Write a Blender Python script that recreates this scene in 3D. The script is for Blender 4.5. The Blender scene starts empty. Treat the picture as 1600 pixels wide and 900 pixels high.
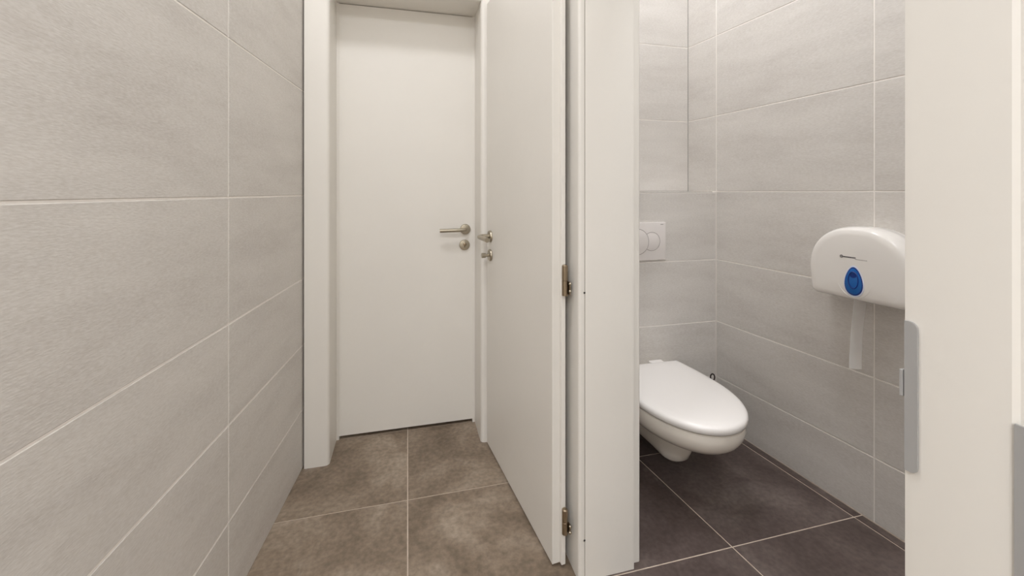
import bpy, bmesh, math, random
from mathutils import Vector, Matrix

random.seed(7)
S = bpy.context.scene
COL = S.collection
PI = math.pi

# ------------------------------------------------------------------ camera
cam_d = bpy.data.cameras.new('camera')
cam = bpy.data.objects.new('camera', cam_d)
COL.objects.link(cam)
cam.location = (0, 0, 1.2)
cam.rotation_euler = (PI / 2, 0, -math.radians(14.057))
cam_d.sensor_width = 36.0
cam_d.lens = 14.6475
cam_d.shift_y = -0.09375
cam_d.clip_start = 0.01
S.camera = cam

# ------------------------------------------------------------------ world, lights, exposure
w = bpy.data.worlds.new('world')
S.world = w
w.use_nodes = True
w.node_tree.nodes['Background'].inputs[0].default_value = (0.9, 0.93, 1.0, 1)
w.node_tree.nodes['Background'].inputs[1].default_value = 0.0


def area(name, loc, size, power, col):
    d = bpy.data.lights.new(name, 'AREA')
    d.shape = 'DISK'
    d.size = size
    d.energy = power
    d.color = col
    o = bpy.data.objects.new(name, d)
    COL.objects.link(o)
    o.location = loc
    return o


area('corridor_ceiling_light', (-0.20, 0.85, 3.30), 0.40, 16.0, (0.965, 0.97, 1.0))
area('cabin_ceiling_light', (0.93, 1.42, 3.30), 0.40, 15.0, (0.95, 0.96, 1.0))
area('cabin_entry_fill_light', (0.95, -0.10, 3.30), 0.40, 11.0, (0.95, 0.96, 1.0))  # unseen second cabin lamp, added to even out the light on the walls
# unseen lobby behind the camera, added with two large fill lights
area('lobby_fill_light_west', (-0.95, -1.75, 3.30), 0.90, 63.0, (0.935, 0.955, 1.0))
area('lobby_fill_light_east', (0.95, -1.75, 3.30), 0.90, 63.0, (0.935, 0.955, 1.0))

S.view_settings.view_transform = 'Standard'
S.view_settings.look = 'None'
S.view_settings.gamma = 1.0
S.view_settings.use_curve_mapping = False
S.view_settings.exposure = 0.2
S.cycles.use_denoising = True
S.cycles.max_bounces = 12
S.cycles.diffuse_bounces = 8


# ------------------------------------------------------------------ materials
def lin(c):
    return tuple((x / 255 / 12.92) if x / 255 <= 0.04045 else ((x / 255 + 0.055) / 1.055) ** 2.4 for x in c) + (1,)


def mat(name, col, rough=0.5, metal=0.0, spec=0.5, coat=0.0):
    m = bpy.data.materials.new(name)
    m.use_nodes = True
    b = m.node_tree.nodes['Principled BSDF']
    b.inputs['Base Color'].default_value = lin(col)
    b.inputs['Roughness'].default_value = rough
    b.inputs['Metallic'].default_value = metal
    b.inputs['Specular IOR Level'].default_value = spec
    b.inputs['Coat Weight'].default_value = coat
    return m


def noise_mat(name, stops, scale, vec=(1, 1, 1), rough=0.6, detail=8, bump=0.0, fine=60.0, fine_amt=0.12,
              spec=0.4, dist=0.0, scratch=None):
    """cloudy ceramic: big noise -> ramp, fine noise over it, each object shifted by its own random"""
    m = mat(name, (128, 128, 128), rough, spec=spec)
    nt = m.node_tree
    N, L = nt.nodes, nt.links
    b = N['Principled BSDF']
    geo = N.new('ShaderNodeNewGeometry')
    info = N.new('ShaderNodeObjectInfo')
    mul = N.new('ShaderNodeVectorMath'); mul.operation = 'MULTIPLY'
    mul.inputs[1].default_value = vec
    L.new(geo.outputs['Position'], mul.inputs[0])
    sc = N.new('ShaderNodeMath'); sc.operation = 'MULTIPLY'; sc.inputs[1].default_value = 37.0
    L.new(info.outputs['Random'], sc.inputs[0])
    add = N.new('ShaderNodeVectorMath'); add.operation = 'ADD'
    L.new(mul.outputs[0], add.inputs[0]); L.new(sc.outputs[0], add.inputs[1])
    n1 = N.new('ShaderNodeTexNoise')
    n1.inputs['Scale'].default_value = scale
    n1.inputs['Detail'].default_value = detail
    n1.inputs['Roughness'].default_value = 0.62
    n1.inputs['Distortion'].default_value = dist
    L.new(add.outputs[0], n1.inputs['Vector'])
    ramp = N.new('ShaderNodeValToRGB')
    e = ramp.color_ramp.elements
    while len(e) < len(stops):
        e.new(0.5)
    for k, (p, c) in enumerate(stops):
        e[k].position = p
        e[k].color = lin(c)
    L.new(n1.outputs['Fac'], ramp.inputs[0])
    n2 = N.new('ShaderNodeTexNoise')
    n2.inputs['Scale'].default_value = fine
    n2.inputs['Detail'].default_value = 4
    L.new(add.outputs[0], n2.inputs['Vector'])
    mix = N.new('ShaderNodeMix'); mix.data_type = 'RGBA'; mix.blend_type = 'OVERLAY'
    mix.inputs['Factor'].default_value = fine_amt
    L.new(ramp.outputs[0], mix.inputs['A']); L.new(n2.outputs['Fac'], mix.inputs['B'])
    last = mix.outputs['Result']
    if scratch:
        n3 = N.new('ShaderNodeTexNoise')
        n3.inputs['Scale'].default_value = scratch[1]
        n3.inputs['Detail'].default_value = 10
        n3.inputs['Roughness'].default_value = 0.72
        n3.inputs['Distortion'].default_value = 1.2
        L.new(add.outputs[0], n3.inputs['Vector'])
        r3 = N.new('ShaderNodeValToRGB')
        r3.color_ramp.elements[0].position = scratch[2]
        r3.color_ramp.elements[0].color = (0, 0, 0, 1)
        r3.color_ramp.elements[1].position = scratch[2] + 0.12
        r3.color_ramp.elements[1].color = (scratch[3],) * 3 + (1,)
        L.new(n3.outputs['Fac'], r3.inputs[0])
        mx = N.new('ShaderNodeMix'); mx.data_type = 'RGBA'
        L.new(r3.outputs[0], mx.inputs['Factor'])
        L.new(last, mx.inputs['A'])
        mx.inputs['B'].default_value = lin(scratch[0])
        last = mx.outputs['Result']
    L.new(last, b.inputs['Base Color'])
    if bump:
        bp = N.new('ShaderNodeBump')
        bp.inputs['Strength'].default_value = bump
        bp.inputs['Distance'].default_value = 0.002
        L.new(n2.outputs['Fac'], bp.inputs['Height'])
        L.new(bp.outputs[0], b.inputs['Normal'])
    return m


M = {}
M['wall_tile'] = noise_mat('greige wall tile', [(0.25, (197, 192, 187)), (0.5, (208, 204, 199)), (0.75, (216, 212, 207))],
                           2.2, (1.0, 1.0, 4.5), rough=0.55, bump=0.15, fine=85, fine_amt=0.30)
M['floor_tile'] = noise_mat('taupe concrete floor tile', [(0.30, (100, 86, 71)), (0.5, (135, 120, 104)), (0.70, (166, 152, 136))],
                            3.0, (1, 1, 1), rough=0.5, bump=0.06, fine=60, fine_amt=0.5, dist=0.5,
                            scratch=((176, 166, 154), 5.0, 0.60, 0.45))
M['floor_tile_dark'] = noise_mat('darker concrete floor tile', [(0.28, (64, 53, 50)), (0.5, (86, 74, 70)), (0.72, (108, 97, 92))],
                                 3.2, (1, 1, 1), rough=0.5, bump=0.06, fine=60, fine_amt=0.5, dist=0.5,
                                 scratch=((140, 128, 120), 5.0, 0.62, 0.4))  # same concrete pattern in darker brown-grey tones, for the cabin floor
M['grout'] = noise_mat('pale grout', [(0.3, (236, 231, 225)), (0.7, (243, 239, 234))], 40, rough=0.9, fine_amt=0.1)
M['floor_grout'] = noise_mat('beige floor grout', [(0.3, (188, 172, 156)), (0.7, (204, 190, 175))], 30, rough=0.9, fine_amt=0.1)
M['paint'] = noise_mat('white plaster paint', [(0.3, (226, 224, 219)), (0.7, (232, 230, 226))], 6, rough=0.85, fine_amt=0.05, bump=0.05)
M['door'] = noise_mat('white satin door laminate', [(0.3, (225, 222, 216)), (0.7, (229, 226, 220))], 1.5, rough=0.42, fine_amt=0.02)
M['frame'] = noise_mat('white satin frame laminate', [(0.3, (225, 222, 216)), (0.7, (229, 226, 220))], 1.5, rough=0.42, fine_amt=0.02)
M['seal'] = mat('grey rubber seal', (150, 142, 132), 0.8)
M['dark'] = mat('dark screw hole', (12, 10, 9), 0.9)
M['steel'] = mat('brushed stainless steel', (176, 168, 152), 0.30, 1.0)
M['hinge'] = mat('nickel hinge', (158, 143, 122), 0.34, 1.0)
M['plate'] = mat('grey zinc plate', (172, 172, 172), 0.45, 0.3)
M['ceramic'] = mat('white sanitary ceramic', (228, 222, 212), 0.12, spec=0.5, coat=0.3)
M['plastic'] = mat('white toilet plastic', (236, 233, 230), 0.22)
M['flush'] = mat('white flush plate plastic', (224, 219, 216), 0.3)
M['groove'] = mat('grey shadow groove', (150, 143, 140), 0.8)
M['disp'] = mat('white dispenser plastic', (236, 233, 229), 0.18)
M['blue'] = mat('translucent blue plastic', (22, 98, 178), 0.16)
M['blue2'] = mat('deep blue plastic', (10, 52, 130), 0.2)
M['rim'] = mat('pale blue rim', (214, 222, 240), 0.3)
M['ink'] = mat('dark grey print', (84, 80, 84), 0.6)
M['ink2'] = mat('pale grey print', (160, 154, 152), 0.6)
M['paper'] = noise_mat('soft white tissue paper', [(0.3, (246, 245, 243)), (0.7, (250, 249, 248))], 30, rough=0.95, fine_amt=0.05)
M['black'] = mat('black brown plastic', (38, 24, 22), 0.4)


# ------------------------------------------------------------------ helpers
def link(name, me, m, parent=None, smooth=None):
    o = bpy.data.objects.new(name, me)
    COL.objects.link(o)
    if m is not None and not me.materials:
        me.materials.append(M[m])
    if parent is not None:
        o.parent = parent
    if smooth is not None:
        for p in me.polygons:
            p.use_smooth = True
        me.set_sharp_from_angle(angle=math.radians(smooth))
    return o


def finish(bm, name='m'):
    bmesh.ops.remove_doubles(bm, verts=bm.verts, dist=1e-6)
    bmesh.ops.recalc_face_normals(bm, faces=bm.faces)
    me = bpy.data.meshes.new(name)
    bm.to_mesh(me)
    bm.free()
    return me


def add_box(bm, x0, x1, y0, y1, z0, z1, bev=0.0, seg=2):
    t = bmesh.new()
    v = [t.verts.new(c) for c in ((x0, y0, z0), (x1, y0, z0), (x1, y1, z0), (x0, y1, z0),
                                  (x0, y0, z1), (x1, y0, z1), (x1, y1, z1), (x0, y1, z1))]
    for f in ((3, 2, 1, 0), (4, 5, 6, 7), (0, 1, 5, 4), (1, 2, 6, 5), (2, 3, 7, 6), (3, 0, 4, 7)):
        t.faces.new([v[i] for i in f])
    if bev:
        bmesh.ops.bevel(t, geom=list(t.edges), offset=bev, segments=seg, affect='EDGES', profile=0.5)
    me = bpy.data.meshes.new('t')
    t.to_mesh(me); t.free()
    bm.from_mesh(me)
    bpy.data.meshes.remove(me)


def box(name, m, x0, x1, y0, y1, z0, z1, parent=None, bev=0.0, seg=2):
    bm = bmesh.new()
    add_box(bm, x0, x1, y0, y1, z0, z1, bev, seg)
    return link(name, finish(bm), m, parent)


def add_prism(bm, pts, z0, z1):
    """vertical prism over an xy outline"""
    a = [bm.verts.new((x, y, z0)) for x, y in pts]
    b = [bm.verts.new((x, y, z1)) for x, y in pts]
    n = len(pts)
    bm.faces.new(list(reversed(a)))
    bm.faces.new(b)
    for i in range(n):
        j = (i + 1) % n
        bm.faces.new((a[i], a[j], b[j], b[i]))


def prism(name, m, pts, z0, z1, parent=None, smooth=None, bev=0.0):
    bm = bmesh.new()
    add_prism(bm, pts, z0, z1)
    if bev:
        bmesh.ops.recalc_face_normals(bm, faces=bm.faces)
        bmesh.ops.bevel(bm, geom=list(bm.edges), offset=bev, segments=2, affect='EDGES', profile=0.5)
    return link(name, finish(bm), m, parent, smooth)


def loft(rings, cap0=True, cap1=True):
    bm = bmesh.new()
    R = [[bm.verts.new(p) for p in r] for r in rings]
    n = len(R[0])
    for a, b in zip(R, R[1:]):
        for i in range(n):
            j = (i + 1) % n
            bm.faces.new((a[i], a[j], b[j], b[i]))
    if cap0:
        bm.faces.new(list(reversed(R[0])))
    if cap1:
        bm.faces.new(R[-1])
    return bm


def lathe(bm, prof, axis_o, axis_d, n=28):
    """profile of (radius, distance along the axis)"""
    d = Vector(axis_d).normalized()
    a = d.orthogonal().normalized()
    b = d.cross(a)
    o = Vector(axis_o)
    prev = None
    for k, (r, h) in enumerate(prof):
        c = o + d * h
        cur = [bm.verts.new(c + (a * math.cos(2 * PI * i / n) + b * math.sin(2 * PI * i / n)) * max(r, 1e-5)) for i in range(n)]
        if prev:
            for i in range(n):
                j = (i + 1) % n
                bm.faces.new((prev[i], prev[j], cur[j], cur[i]))
        else:
            bm.faces.new(list(reversed(cur)))
        prev = cur
    bm.faces.new(prev)


def turned(name, m, prof, o, d, parent=None, n=28, smooth=35):
    bm = bmesh.new()
    lathe(bm, prof, o, d, n)
    return link(name, finish(bm), m, parent, smooth)


def tube(bm, pts, r, n=14, flat=1.0):
    P = [Vector(p) for p in pts]
    rings = []
    ref = None
    for i, p in enumerate(P):
        t = (P[min(i + 1, len(P) - 1)] - P[max(i - 1, 0)]).normalized()
        if ref is None:
            ref = t.orthogonal().normalized()
            if abs(t.z) < 0.9:
                ref = Vector((0, 0, 1)) - t * t.z
                ref.normalize()
        ref = (ref - t * ref.dot(t)).normalized()
        s = t.cross(ref)
        rr = r[i] if isinstance(r, (list, tuple)) else r
        rings.append([bm.verts.new(p + (ref * math.cos(2 * PI * k / n) * flat + s * math.sin(2 * PI * k / n)) * rr) for k in range(n)])
    for a, b in zip(rings, rings[1:]):
        for i in range(n):
            j = (i + 1) % n
            bm.faces.new((a[i], a[j], b[j], b[i]))
    bm.faces.new(list(reversed(rings[0])))
    bm.faces.new(rings[-1])


def piped(name, m, pts, r, parent=None, n=14, smooth=50, flat=1.0):
    bm = bmesh.new()
    tube(bm, pts, r, n, flat)
    return link(name, finish(bm), m, parent, smooth)


def empty(name, loc=(0, 0, 0), rotz=0.0):
    o = bpy.data.objects.new(name, None)
    COL.objects.link(o)
    o.location = loc
    o.rotation_euler = (0, 0, rotz)
    o.empty_display_size = 0.1
    return o


def struct(o, label, cat):
    o['kind'] = 'structure'
    o['label'] = label
    o['category'] = cat
    return o


def thing(o, label, cat, group=None):
    o['label'] = label
    o['category'] = cat
    if group:
        o['group'] = group
    return o


# ------------------------------------------------------------------ tiled walls
TT = 0.009      # tile thickness
GAP = 0.0046    # joint width
tile_cache = {}


def tile_mesh(wd, ht):
    key = (round(wd, 4), round(ht, 4))
    if key not in tile_cache:
        bm = bmesh.new()
        add_box(bm, 0, wd, 0, TT, 0, ht, 0.0012, 1)
        me = finish(bm, 'wall tile')
        me.materials.append(M['wall_tile'])
        tile_cache[key] = me
    return tile_cache[key]


def tiled_wall(name, label, A, B, cols, rows, thick=0.05, bottom=0.0, tile_rows=None):
    """wall whose finished face runs from A to B; the room lies to the right of A->B.
    cols: joint distances from A, rows: joint heights"""
    A = Vector(A); B = Vector(B)
    d = B - A
    Lg = d.length
    ang = math.atan2(d.y, d.x)
    root = empty(name, (A.x, A.y, bottom), ang)
    bm = bmesh.new()
    add_box(bm, cols[0], cols[-1], 0.0016, TT + thick, 0, rows[-1])
    bed = finish(bm)
    # the grout bed is the wall body itself
    o = link('grout_bed', bed, 'grout', root)
    for c0, c1 in zip(cols, cols[1:]):
        for r0, r1 in zip(rows, rows[1:]):
            t = link('tile', tile_mesh(c1 - c0 - GAP, r1 - r0 - GAP), None, root)
            t.location = (c0 + GAP / 2, 0, r0 + GAP / 2)
    return struct(root, label, 'wall')


ROW_L = [0.0, 0.256, 0.534, 0.823, 1.185, 1.640, 2.10, 2.60, 3.35]
ROW_R = [0.0, 0.236, 0.525, 0.847, 1.203, 1.600, 2.020, 2.45, 3.35]

# left corridor wall: runs from the far door frame back past the camera
dirn = Vector((-0.043, -0.502)).normalized()
A = Vector((-0.444, 1.961)) - dirn * 0.25
Bn = A + dirn * 2.34
# room is on the +x side; going from near to far it lies on the right
cl = [0.0, 0.218, 0.848, 1.478, 2.34]
tiled_wall('wall_left', 'large greige ceramic tiles of the corridor wall left of the far door', Bn, A, cl, ROW_L)

# cabin right wall (far -> near would put the room on the left, so near -> far reversed)
Cfar = Vector((1.550, 2.060)); Cd = Vector((0.080, -0.786)).normalized()
Cnear = Cfar + Cd * 2.80
tiled_wall('wall_cabin_right', 'greige tiled cabin wall carrying the paper dispenser', Cfar, Cnear,
           [0.0, 0.200, 0.916, 1.536, 2.16, 2.80], ROW_R)

# recess wall above the cistern box
tiled_wall('wall_cabin_back', 'greige tiled upper back wall recessed above the cistern box', (0.690, 2.060), (1.5505, 2.060),
           [0.0, 0.255, 0.8595], [0.0, 0.397, 0.817, 1.247, 2.147], bottom=1.203)

# cistern box: tiled front and top
cb = tiled_wall('wall_cistern_box', 'low greige tiled cistern box wall behind the toilet', (0.690, 1.861), (1.5695, 1.861),
                [0.0, 0.265, 0.8785], [0.0, 0.236, 0.525, 0.847, 1.1965], thick=0.188)
top = box('ledge_tile', 'wall_tile', 0.0, 0.858, 0.0, 0.197, 1.1970, 1.2030, cb, 0.001)

# ------------------------------------------------------------------ plain walls and ceiling; the unseen lobby is added for its fill light
struct(box('ceiling', 'paint', -2.20, 2.20, -3.40, 2.80, 3.35, 3.41), 'white painted ceiling above the corridor and cabin', 'ceiling')
struct(box('wall_front', 'paint', -2.16, 2.16, -3.36, -3.30, 0, 3.35), 'white wall of the added lobby behind the camera', 'wall')
struct(box('wall_lobby_left', 'paint', -2.16, -2.10, -3.30, -0.25, 0, 3.35), 'white side wall of the added lobby on the left', 'wall')
struct(box('wall_lobby_right', 'paint', 2.10, 2.16, -3.30, -0.73, 0, 3.35), 'white side wall of the added lobby on the right', 'wall')
struct(box('wall_lobby_return', 'paint', -2.16, -0.700, -0.36, -0.29, 0, 3.35), 'white wall of the added lobby beside the corridor mouth', 'wall')
struct(box('wall_cabin_front', 'paint', 0.692, 2.10, -0.82, -0.73, 0, 3.35), 'white inner wall at the near end of the cabin', 'wall')

# partition between corridor and cabin: far piece, near piece and the piece over the doorway
pr = empty('wall_right', (0, 0, 0))
box('wall_body', 'paint', 0.530, 0.690, 1.235, 2.62, 0, 3.35, pr)
box('wall_body', 'paint', 0.530, 0.690, -0.82, 0.285, 0, 3.35, pr)
box('wall_body', 'paint', 0.530, 0.690, 0.285, 1.235, 2.145, 3.35, pr)
struct(pr, 'partition wall between corridor and toilet cabin', 'wall')
for yb0, yb1 in ((-0.815, -0.372), (-0.372, 0.240)):
    for r0, r1 in zip(ROW_L, ROW_L[1:]):
        t = box('tile', 'wall_tile', 0.521, 0.530, yb0 + GAP / 2, yb1 - GAP / 2, r0 + GAP / 2, r1 - GAP / 2, pr, 0.0012, 1)

# end wall of the corridor around the far door
ew = empty('wall_back', (0, 0, 0))
box('wall_body', 'paint', -0.424, -0.400, 1.990, 2.21, 0, 3.35, ew)
box('wall_body', 'paint', 0.405, 0.530, 1.990, 2.21, 0, 3.35, ew)
box('wall_body', 'paint', -0.400, 0.405, 1.990, 2.21, 2.18, 3.35, ew)
box('wall_body', 'paint', -0.80, 0.530, 2.52, 2.62, 0, 3.35, ew)
struct(ew, 'end wall of the corridor around the far door', 'wall')

# ------------------------------------------------------------------ floor
fl = empty('floor', (0, 0, 0))
box('grout_bed', 'floor_grout', -2.16, 2.16, -3.36, 2.70, -0.06, -0.0014, fl)
FG = 0.0045


def quad_tile(pts, m):
    """pts counter-clockwise; shrunk by half a joint on each side"""
    P = [Vector(p) for p in pts]
    n = len(P)
    q = []
    for i in range(n):
        a, b, c = P[i - 1], P[i], P[(i + 1) % n]
        e1 = (b - a).normalized(); e2 = (c - b).normalized()
        n1 = Vector((-e1.y, e1.x)); n2 = Vector((-e2.y, e2.x))
        k = (FG / 2) / (1 + n1.dot(n2))
        q.append(b + (n1 + n2) * k)
    return prism('floor_tile', m, [(v.x, v.y) for v in q], -0.009, 0.0, fl, bev=0.0007)


ys = [-3.30, -2.78, -2.28, -1.79, -1.29, -0.80, -0.30, 0.190, 0.688, 1.183, 1.674, 2.166, 2.50]
xs = [-0.80, -0.52, 0.0, 0.60]
for y0, y1 in zip(ys, ys[1:]):
    for x0, x1 in zip(xs, xs[1:]):
        quad_tile([(x0, y0), (x1, y0), (x1, y1), (x0, y1)], 'floor_tile')
    if y1 <= -0.79:
        for x0, x1 in ((-2.10, -1.32), (-1.32, -0.80), (0.60, 1.12), (1.12, 2.10)):
            quad_tile([(x0, y0), (x1, y0), (x1, y1), (x0, y1)], 'floor_tile')


def xa(y):      # middle joint in the cabin, parallel to the cabin's right wall
    return 1.065 - 0.1165 * (y - 1.184)


def xb(y):      # joint beside the narrow cut strip
    return 1.598 - 0.1018 * (y - 1.195)


def xw(y):      # under the right wall
    return 1.650 - 0.1018 * (y - 1.075)


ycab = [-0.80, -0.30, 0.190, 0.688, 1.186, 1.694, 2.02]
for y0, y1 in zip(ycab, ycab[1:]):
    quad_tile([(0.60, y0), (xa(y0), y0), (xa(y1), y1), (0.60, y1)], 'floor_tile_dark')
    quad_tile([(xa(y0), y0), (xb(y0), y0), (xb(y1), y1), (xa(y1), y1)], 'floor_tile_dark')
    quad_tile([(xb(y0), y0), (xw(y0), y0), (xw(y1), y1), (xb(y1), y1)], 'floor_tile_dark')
struct(fl, 'large stone-look floor tiles, taupe in the corridor and darker in the cabin', 'floor')

# ------------------------------------------------------------------ far door and its frame
HT = 2.116
fr = empty('trim_1', (0, 1.98, 0))


def P1(name, pts, z0, z1, parent=fr, m='frame', smooth=30):
    # outline given in world xy, moved into the parent's frame
    ox, oy = parent.location.x, parent.location.y
    return prism(name, m, [(x - ox, y - oy) for x, y in pts], z0, z1, parent, smooth)


# left casing with a rounded inner edge
def round_corner(c, r, a0, a1, n=6):
    return [(c[0] + r * math.cos(a0 + (a1 - a0) * i / n), c[1] + r * math.sin(a0 + (a1 - a0) * i / n)) for i in range(n + 1)]


lc = [(-0.4362, 1.990), (-0.4362, 1.971)] + [(-0.4342, 1.969)] + round_corner((-0.352, 1.987), 0.018, -PI / 2, 0) + [(-0.334, 1.990)]
P1('casing', lc, 0.0, HT + 0.10)
rc = [(-x + 0.006, y) for x, y in reversed(lc)]
P1('casing', rc, 0.0, HT + 0.10)
P1('lining', [(-0.400, 1.990), (-0.334, 1.990), (-0.334, 2.158), (-0.322, 2.158), (-0.322, 2.205), (-0.400, 2.205)], 0.0, HT)
P1('lining', [(0.405, 2.205), (0.328, 2.205), (0.328, 2.158), (0.340, 2.158), (0.340, 1.990), (0.405, 1.990)], 0.0, HT)
o = box('head_casing', 'frame', -0.334, 0.340, -0.011, 0.010, HT, HT + 0.10, fr, 0.002)
o = box('head_lining', 'frame', -0.400, 0.405, 0.010, 0.225, HT, HT + 0.055, fr, 0.002)
struct(fr, 'white casing and deep lining of the far door', 'door frame')

d1 = empty('door_1', (0.0, 2.172, 0))
box('leaf', 'door', -0.3325, 0.3385, -0.0125, 0.028, 0.017, HT - 0.003, d1, 0.0015)


def rosette(name, o, n, parent, r=0.027):
    return turned(name, 'steel', [(r, 0.0), (r, 0.006), (r - 0.002, 0.009), (r - 0.006, 0.010)], o, n, parent, 32)


YF = -0.0125
hd = rosette('handle', (0.290, YF, 1.007), (0, -1, 0), d1)
# lever: neck out of the rosette, then a bend and a straight grip
lev = [(0.290, YF - 0.008, 1.007), (0.290, YF - 0.030, 1.007)]
for i in range(1, 6):
    a = i / 5 * PI / 2
    lev.append((0.290 - 0.016 * (1 - math.cos(a)), YF - 0.034 - 0.016 * math.sin(a), 1.007))
lev += [(0.240, YF - 0.050, 1.006), (0.156, YF - 0.050, 1.005)]
piped('lever', 'steel', lev, 0.0095, hd)
ks = rosette('keyhole_rosette', (0.286, YF, 0.926), (0, -1, 0), d1)
turned('lock_cylinder', 'hinge', [(0.0085, 0.0), (0.0085, 0.013), (0.007, 0.014)], (0.286, YF - 0.008, 0.930), (0, -1, 0), ks, 20)
box('keyway', 'dark', 0.2845, 0.2875, YF - 0.0105, YF - 0.009, 0.914, 0.9205, ks)
struct(d1, 'closed plain white door at the corridor end with steel lever handle', 'door')

# ------------------------------------------------------------------ cabin door frame
FT = 2.11
f2 = empty('trim_2', (0.60, 1.20, 0))
# far jamb: corridor casing, seal groove, lining, cabin casing
P1('casing', [(0.523, 1.330), (0.510, 1.330), (0.510, 1.205)] + round_corner((0.518, 1.200), 0.008, PI, 1.5 * PI, 4) + [(0.5290, 1.192), (0.529, 1.330)], 0, FT + 0.09, f2)
P1('seal', [(0.5290, 1.1935), (0.5310, 1.1935), (0.5310, 1.24), (0.5290, 1.24)], 0, FT, f2, 'seal')
P1('lining', [(0.5310, 1.240)] + round_corner((0.5350, 1.196), 0.004, PI, 1.5 * PI, 3) + [(0.6985, 1.192), (0.6985, 1.240)], 0, FT, f2)
P1('casing', [(0.6985, 1.300), (0.6985, 1.212)] + [(0.7285, 1.212), (0.7325, 1.216), (0.7325, 1.300)], 0, FT + 0.09, f2)
# near jamb
P1('casing', [(0.529, 0.242), (0.529, 0.329), (0.516, 0.329), (0.511, 0.327), (0.510, 0.322), (0.510, 0.246), (0.513, 0.242)], 0, FT + 0.09, f2)
P1('lining', [(0.531, 0.285), (0.6985, 0.285), (0.6985, 0.329), (0.531, 0.329)], 0, FT, f2)
P1('casing', [(0.6985, 0.225), (0.7325, 0.225), (0.7325, 0.310), (0.6985, 0.310)], 0, FT + 0.09, f2)
o = box('head_lining', 'frame', -0.069, 0.0985, -0.871, -0.008, FT, FT + 0.035, f2, 0.001)
o = box('head_casing', 'frame', -0.090, -0.071, -0.871, -0.008, FT, FT + 0.09, f2, 0.002)
o = box('head_casing', 'frame', 0.0985, 0.1325, -0.890, 0.012, FT, FT + 0.09, f2, 0.002)
# two small screw holes on the seal line
for z in (0.889, 0.125):
    turned('screw_hole', 'dark', [(0.0034, 0.0), (0.0034, 0.0015)], (-0.0715, -0.0065, z), (0.0, -1, 0), f2, 12)


# strike plate on the near jamb
def plate_mesh(w_, h_, r, t):
    pts = [(0, 0), (w_ - r, 0)] + [(w_ - r + r * math.sin(a), r - r * math.cos(a)) for a in [PI / 2 * i / 5 for i in range(1, 6)]]
    pts += [(w_, h_ - r)] + [(w_ - r + r * math.cos(a), h_ - r + r * math.sin(a)) for a in [PI / 2 * i / 5 for i in range(1, 6)]] + [(0, h_)]
    bm = bmesh.new()
    a = [bm.verts.new((0, -x, z)) for x, z in pts]
    b = [bm.verts.new((-t, -x, z)) for x, z in pts]
    bm.faces.new(a)
    bm.faces.new(list(reversed(b)))
    n = len(pts)
    for i in range(n):
        j = (i + 1) % n
        bm.faces.new((a[i], b[i], b[j], a[j]))
    return finish(bm)


sp = link('strike_plate', plate_mesh(0.0115, 0.157, 0.007, 0.0022), 'plate', f2)
sp['label'] = 'grey metal strike plate'
sp.location = (0.5097 - 0.60, 0.3255 - 1.20, 0.908)
# folded lip of the plate around the jamb edge
box('lip', 'plate', -0.0022, 0.006, 0.0015, 0.0048, 0.076, 0.104, sp, 0.0006)
sp2 = link('lock_plate', plate_mesh(0.018, 0.30, 0.007, 0.0022), 'plate', f2)
sp2.location = (0.5097 - 0.60, 0.2435 - 1.20, 0.700)
struct(f2, 'white casing and lining around the cabin doorway with a strike plate', 'door frame')

# ------------------------------------------------------------------ open cabin door
# local frame: x along the leaf from hinge to free edge, y towards the wall, z up
hx, hy = 0.448, 1.260
ux, uy = 0.365 - 0.448, 1.963 - 1.260
ang2 = math.atan2(uy, ux)
LW = math.hypot(ux, uy)
d2 = empty('door_2', (hx, hy, 0), ang2)
# after this rotation local -y points to +x (the wall), so the visible face is at y = 0 and the leaf goes to -y
bm = bmesh.new()
add_box(bm, 0.0, LW - 0.010, -0.027, 0.0, 0.009, 2.095, 0.0016)
add_box(bm, -0.013, LW + 0.003, -0.041, -0.0265, 0.009, 2.108, 0.0016)
link('leaf', finish(bm), 'door', d2)

RS = 0.640
h2 = turned('handle', 'steel', [(0.027, 0.0), (0.027, 0.006), (0.025, 0.009), (0.021, 0.010)], (RS, 0, 0.995), (0, 1, 0), d2, 32)
lev = [(RS, 0.008, 0.995), (RS, 0.034, 0.995)]
for i in range(1, 6):
    a = i / 5 * PI / 2
    lev.append((RS - 0.016 * (1 - math.cos(a)), 0.042 + 0.016 * math.sin(a), 0.995))
lev += [(RS - 0.06, 0.058, 0.994), (RS - 0.130, 0.058, 0.993)]
piped('lever', 'steel', lev, 0.0105, h2)
r2 = turned('thumb_turn', 'steel', [(0.027, 0.0), (0.027, 0.006), (0.025, 0.009), (0.021, 0.010)], (RS, 0, 0.908), (0, 1, 0), d2, 32)
turned('knob', 'steel', [(0.007, 0.0), (0.007, 0.016), (0.0115, 0.018), (0.012, 0.034), (0.0105, 0.036)], (RS, 0.008, 0.908), (0, 1, 0), r2, 24)
turned('release_pin', 'steel', [(0.004, 0), (0.004, 0.004)], (RS, 0.008, 0.926), (0, 1, 0), r2, 12)

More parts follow.
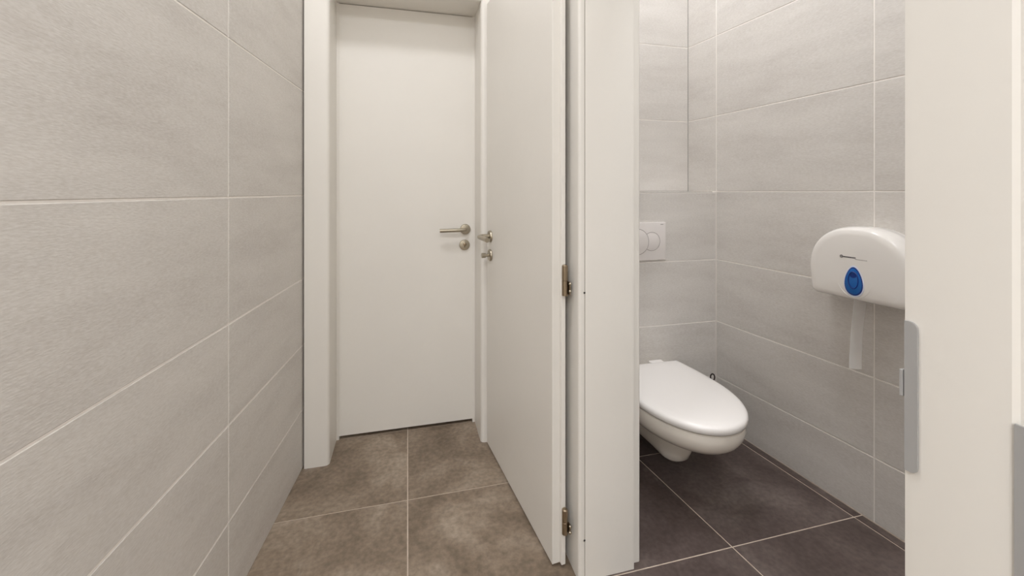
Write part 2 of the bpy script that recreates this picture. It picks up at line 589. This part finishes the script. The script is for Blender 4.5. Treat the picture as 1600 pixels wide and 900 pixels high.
for z0, ln in ((0.115, 0.080), (0.871, 0.098), (1.918, 0.085)):
    half = ln / 2
    c = (-0.022, -0.0335)
    h = turned('hinge', 'hinge', [(0.0085, 0), (0.0095, 0.001), (0.0095, half - 0.0012), (0.0085, half - 0.0005)], (c[0], c[1], z0), (0, 0, 1), d2, 20)
    turned('barrel', 'hinge', [(0.0085, 0.0), (0.0095, 0.0008), (0.0095, half - 0.003), (0.006, half)], (c[0], c[1], z0 + half), (0, 0, 1), h, 20)
    box('leaf_arm', 'hinge', -0.022, -0.004, -0.040, -0.036, z0 + half + 0.004, z0 + ln - 0.006, h, 0.001)
    box('frame_arm', 'hinge', -0.036, -0.022, -0.047, -0.043, z0 + 0.004, z0 + half - 0.004, h, 0.001)
    for k in (0.16, 0.40):
        turned('screw', 'steel', [(0.0045, 0), (0.0045, 0.004), (0.003, 0.006)], (-0.0365, -0.046, z0 + ln * k), (-0.35, 1, 0), h, 14)
struct(d2, 'open white cabin door swung against the corridor wall, nickel hinges showing', 'door')

# ------------------------------------------------------------------ toilet
TX = 1.102
YB = 1.8605


def egg(yf, wd, yb, wb, z, mid=None, n_front=36, n_side=8, rb=0.0):
    """plan outline: straight-ish sides from the back, half ellipse at the front"""
    a = min(0.295, (yb - yf) * 0.55) if mid is None else mid
    ym = yf + a
    pts = []
    for i in range(n_side):                       # right side, back to middle
        t = i / n_side
        s = math.sin(t * PI / 2)
        pts.append((TX + wb + (wd - wb) * s, yb + (ym - yb) * t, z))
    for i in range(n_front + 1):                  # front
        th = i / n_front * PI
        pts.append((TX + wd * math.cos(th), ym - a * math.sin(th), z))
    for i in range(n_side - 1, -1, -1):           # left side
        t = i / n_side
        s = math.sin(t * PI / 2)
        pts.append((TX - wb - (wd - wb) * s, yb + (ym - yb) * t, z))
    return pts


def toloc(rings):
    return [[(x - TX, y - YB, z) for x, y, z in r] for r in rings]


tl = empty('toilet', (TX, YB, 0))
rings = [egg(1.245, 0.200, YB, 0.186, 0.3375), egg(1.238, 0.206, YB, 0.190, 0.3335), egg(1.2365, 0.207, YB, 0.190, 0.315),
         egg(1.240, 0.205, YB, 0.188, 0.295), egg(1.252, 0.199, YB, 0.182, 0.274), egg(1.275, 0.187, YB, 0.170, 0.253),
         egg(1.310, 0.170, YB, 0.152, 0.236), egg(1.355, 0.148, YB, 0.130, 0.224), egg(1.410, 0.120, YB, 0.108, 0.215),
         egg(1.462, 0.092, YB, 0.098, 0.207, 0.09), egg(1.476, 0.080, YB, 0.094, 0.196, 0.08), egg(1.480, 0.077, YB, 0.092, 0.160, 0.078),
         egg(1.484, 0.072, YB, 0.090, 0.120, 0.075), egg(1.494, 0.063, YB, 0.084, 0.092, 0.066), egg(1.512, 0.048, YB, 0.074, 0.077, 0.05),
         egg(1.535, 0.028, YB, 0.060, 0.071, 0.03)]
link('bowl', finish(loft(toloc(rings))), 'ceramic', tl, 40)
rings = [egg(1.262, 0.184, 1.780, 0.160, 0.3376), egg(1.256, 0.190, 1.785, 0.165, 0.3390), egg(1.256, 0.190, 1.785, 0.165, 0.3440),
         egg(1.262, 0.184, 1.780, 0.160, 0.3450)]
link('seat', finish(loft(toloc(rings))), 'plastic', tl, 40)
rings = [egg(1.246, 0.199, 1.788, 0.172, 0.3410), egg(1.236, 0.2075, 1.793, 0.180, 0.3425), egg(1.232, 0.211, 1.795, 0.184, 0.3470),
         egg(1.230, 0.213, 1.796, 0.186, 0.3560), egg(1.2305, 0.2125, 1.796, 0.186, 0.3620), egg(1.233, 0.210, 1.795, 0.185, 0.3680),
         egg(1.238, 0.205, 1.792, 0.182, 0.3720), egg(1.247, 0.197, 1.786, 0.175, 0.3750), egg(1.270, 0.176, 1.770, 0.158, 0.3775),
         egg(1.330, 0.125, 1.720, 0.115, 0.3790), egg(1.43, 0.05, 1.62, 0.05, 0.3795)]
link('lid', finish(loft(toloc(rings))), 'plastic', tl, 40)
for sx in (-1, 1):
    box('hinge_cap', 'plastic', sx * 0.085 - 0.035, sx * 0.085 + 0.035, 1.797 - YB, 1.832 - YB, 0.338, 0.369, tl, 0.005, 3)
thing(tl, 'white wall-hung ceramic toilet with its lid closed', 'toilet')

# ------------------------------------------------------------------ flush plate on the cistern box
FX = 1.140
fp = empty('flush_plate', (FX, 1.861, 0.953))
bm = bmesh.new()
add_box(bm, -0.123, 0.123, -0.012, 0.0, -0.095, 0.095, 0.003, 3)
link('plate', finish(bm), 'flush', fp, 40)


def button(name, cx, r, y0, n=48):
    g = turned(name, 'flush', [(r, 0.0), (r, 0.0014), (r - 0.0008, 0.0018)], (cx, y0, 0.0), (0, -1, 0), fp, n)
    ring = [(cx + r * math.cos(a), y0 - 0.0012, r * math.sin(a)) for a in [2 * PI * i / n for i in range(n + 1)]]
    piped('groove', 'groove', ring, 0.0013, g, 6)
    return g


button('flush_button', 0.042, 0.046, -0.0119)
button('flush_button', -0.040, 0.064, -0.0132)
box('printed_mark', 'ink2', 0.092, 0.108, -0.0125, -0.0118, 0.083, 0.086, fp)
thing(fp, 'square white dual flush plate with two round buttons on the cistern box', 'flush plate')

# ------------------------------------------------------------------ toilet brush in the corner behind the toilet
tb = empty('toilet_brush', (1.452, 1.745, 0))
turned('holder', 'black', [(0.044, 0.0), (0.047, 0.004), (0.042, 0.11), (0.040, 0.125), (0.035, 0.126)], (0, 0, 0), (0, 0, 1), tb, 28)
piped('handle', 'black', [(0, 0, 0.12), (0, 0, 0.20), (0, 0, 0.275)], [0.008, 0.0075, 0.0085], tb)
lp = [(0.0085 * math.sin(a), -0.004 * math.sin(a), 0.291 - 0.016 * math.cos(a)) for a in [2 * PI * i / 24 for i in range(25)]]
piped('hanging_loop', 'black', lp, 0.0032, tb, 8)
thing(tb, 'dark toilet brush with a loop handle in the corner behind the toilet', 'toilet brush')

# ------------------------------------------------------------------ paper dispenser on the cabin's right wall
# local frame: x along the wall away from the camera, y into the wall, z up
u = Vector((-0.080, 0.786)).normalized()
dp = empty('paper_dispenser', (1.6432, 1.1412, 0), math.atan2(u.y, u.x))
# local +y = left of u = (-uy, ux) -> points into the cabin


def dshape(k, t, dz=0.0, n=40):
    """D outline scaled by k about its middle"""
    hw, zb, zm, rz = 0.166, 0.816, 0.918, 0.158
    pts = []
    rcn = 0.022
    for i in range(n + 1):
        th = i / n * PI
        ex = math.copysign(abs(math.cos(th)) ** 0.88, math.cos(th))
        ez = abs(math.sin(th)) ** 0.93
        pts.append((hw * ex, zm + rz * ez))
    # left side tapers in a little towards the bottom, rounded corner
    for i in range(7):
        a = PI + i / 6 * PI / 2
        pts.append((-hw + 0.008 + rcn + rcn * math.cos(a), zb + rcn + rcn * math.sin(a)))
    for i in range(7):
        a = 1.5 * PI + i / 6 * PI / 2
        pts.append((hw - 0.008 - rcn + rcn * math.cos(a), zb + rcn + rcn * math.sin(a)))
    zc = 0.93
    return [(x * k, t, zc + (z - zc) * k + dz) for x, z in pts]


link('back_plate', finish(loft([dshape(0.965, 0.0), dshape(0.975, 0.004), dshape(0.975, 0.022)])), 'disp', dp, 40)
link('cover', finish(loft([dshape(0.985, 0.0225), dshape(0.992, 0.024), dshape(1.0, 0.060), dshape(1.0, 0.088), dshape(0.985, 0.102),
                           dshape(0.955, 0.112), dshape(0.915, 0.118), dshape(0.80, 0.121), dshape(0.45, 0.1225), dshape(0.1, 0.123)])), 'disp', dp, 60)


def tear(sc, n=48):
    """drop outline, pointed top and round bottom, in (x, z)"""
    pts = []
    for i in range(n):
        a = 2 * PI * i / n
        zz = -math.cos(a)
        wv = math.sin(a) * (1 - 0.36 * (zz + 1) / 2 - 0.04)
        pts.append((0.0365 * wv * sc, 0.050 * zz * sc))
    return pts


def drop(name, m, sc, y0, y1, parent, x=0.0, z=0.886, soft=0.002, sx=1.0):
    o_ = [(px * sx + x, y0, pz + z) for px, pz in tear(sc)]
    i_ = [(px * sx + x, y1 - soft * 0.4, pz + z) for px, pz in tear(sc)]
    k = (sc - soft / 0.04) / sc
    j_ = [(px * sx * k + x, y1, pz * k + z) for px, pz in tear(sc)]
    return link(name, finish(loft([o_, i_, j_])), m, parent, 50)


wn = drop('viewing_window', 'rim', 1.10, 0.1195, 0.1240, dp)
wn['label'] = 'blue drop-shaped viewing window'
drop('window_edge', 'blue2', 1.0, 0.1225, 0.1252, wn)
drop('window_pane', 'blue', 0.90, 0.1235, 0.1262, wn)
# push oval inside the drop: ring and a dark keyhole at its top
rg = [(0.0155 * math.cos(a), 0.1264, 0.890 + 0.029 * math.sin(a)) for a in [2 * PI * i / 32 for i in range(33)]]
piped('push_ring', 'blue2', rg, 0.0018, wn, 8)
kp = []
for i in range(20):
    a = 2 * PI * i / 20
    kp.append((0.011 * math.cos(a), 0.907 + 0.009 * math.sin(a)))
link('key_slot', finish(loft([[(x, 0.1255, z) for x, z in kp], [(x, 0.1268, z) for x, z in kp]])), 'dark_blue' if 'dark_blue' in M else 'blue2', wn, 40)
# faint raised oval around the emblem and the drop
el = [(0.060 * math.cos(a), 0.1217, 0.912 + 0.084 * math.sin(a)) for a in [2 * PI * i / 60 for i in range(61)]]
piped('raised_oval', 'disp', el, 0.0009, dp, 6)
# printed emblem: a ring with a dot, a dark line of tiny letters and a paler line below
rg = [(0.040 + 0.0042 * math.cos(a), 0.1233, 0.969 + 0.0042 * math.sin(a)) for a in [2 * PI * i / 24 for i in range(25)]]
lg = piped('printed_emblem', 'ink', rg, 0.0012, dp, 6)
bm = bmesh.new()
lathe(bm, [(0.0016, 0), (0.0016, 0.0008)], (0.040, 0.1226, 0.969), (0, 1, 0), 12)
x = 0.034
for wd in (0.005, 0.004, 0.004, 0.004, 0.005, 0.003, 0.004, 0.004):
    add_box(bm, x - wd, x, 0.1226, 0.1233, 0.9665, 0.9705)
    x -= wd + 0.0009
link('printed_letters', finish(bm), 'ink', lg)
bm = bmesh.new()
x = -0.004
for wd in (0.003, 0.003, 0.0025, 0.003, 0.003, 0.0035, 0.003, 0.003, 0.0025, 0.003):
    add_box(bm, x - wd, x, 0.1226, 0.1232, 0.9625, 0.9648)
    x -= wd + 0.0008
link('printed_letters', finish(bm), 'ink2', lg)
thing(dp, 'white rounded jumbo paper dispenser with a blue drop window on the cabin wall', 'dispenser')

# hanging strip of paper, its width standing out from the wall
bm = bmesh.new()
NS = 26
fr_, bk_ = [], []
for side, th in ((0, 0.0), (1, 0.0006)):
    L1 = []
    for i in range(NS + 1):
        t = i / NS
        z = 0.835 - 0.285 * t
        sway = 0.018 + 0.018 * math.sin(t * 2.6 - 0.2) * (0.3 + t) - 0.004 * t + (0.030 * max(0, t - 0.72) ** 1.2)
        sh = 0.004 * math.sin(t * 4.5)
        L1.append((bm.verts.new((sway + th, 0.020 + sh, z - 0.004 * t)), bm.verts.new((sway + th, 0.092 + sh - 0.006 * math.sin(t * 3), z + 0.010 * t))))
    (fr_ if side == 0 else bk_).extend(L1)
for i in range(NS):
    bm.faces.new((fr_[i][0], fr_[i][1], fr_[i + 1][1], fr_[i + 1][0]))
    bm.faces.new((bk_[i][0], bk_[i + 1][0], bk_[i + 1][1], bk_[i][1]))
    for s in (0, 1):
        bm.faces.new((fr_[i][s], fr_[i + 1][s], bk_[i + 1][s], bk_[i][s]))
for i in (0, NS):
    bm.faces.new((fr_[i][0], fr_[i][1], bk_[i][1], bk_[i][0]))
tp = link('toilet_paper', finish(bm), 'paper', None, 60)
tp.location = dp.location
tp.rotation_euler = dp.rotation_euler
thing(tp, 'white strip of toilet paper hanging below the wall dispenser', 'toilet paper')
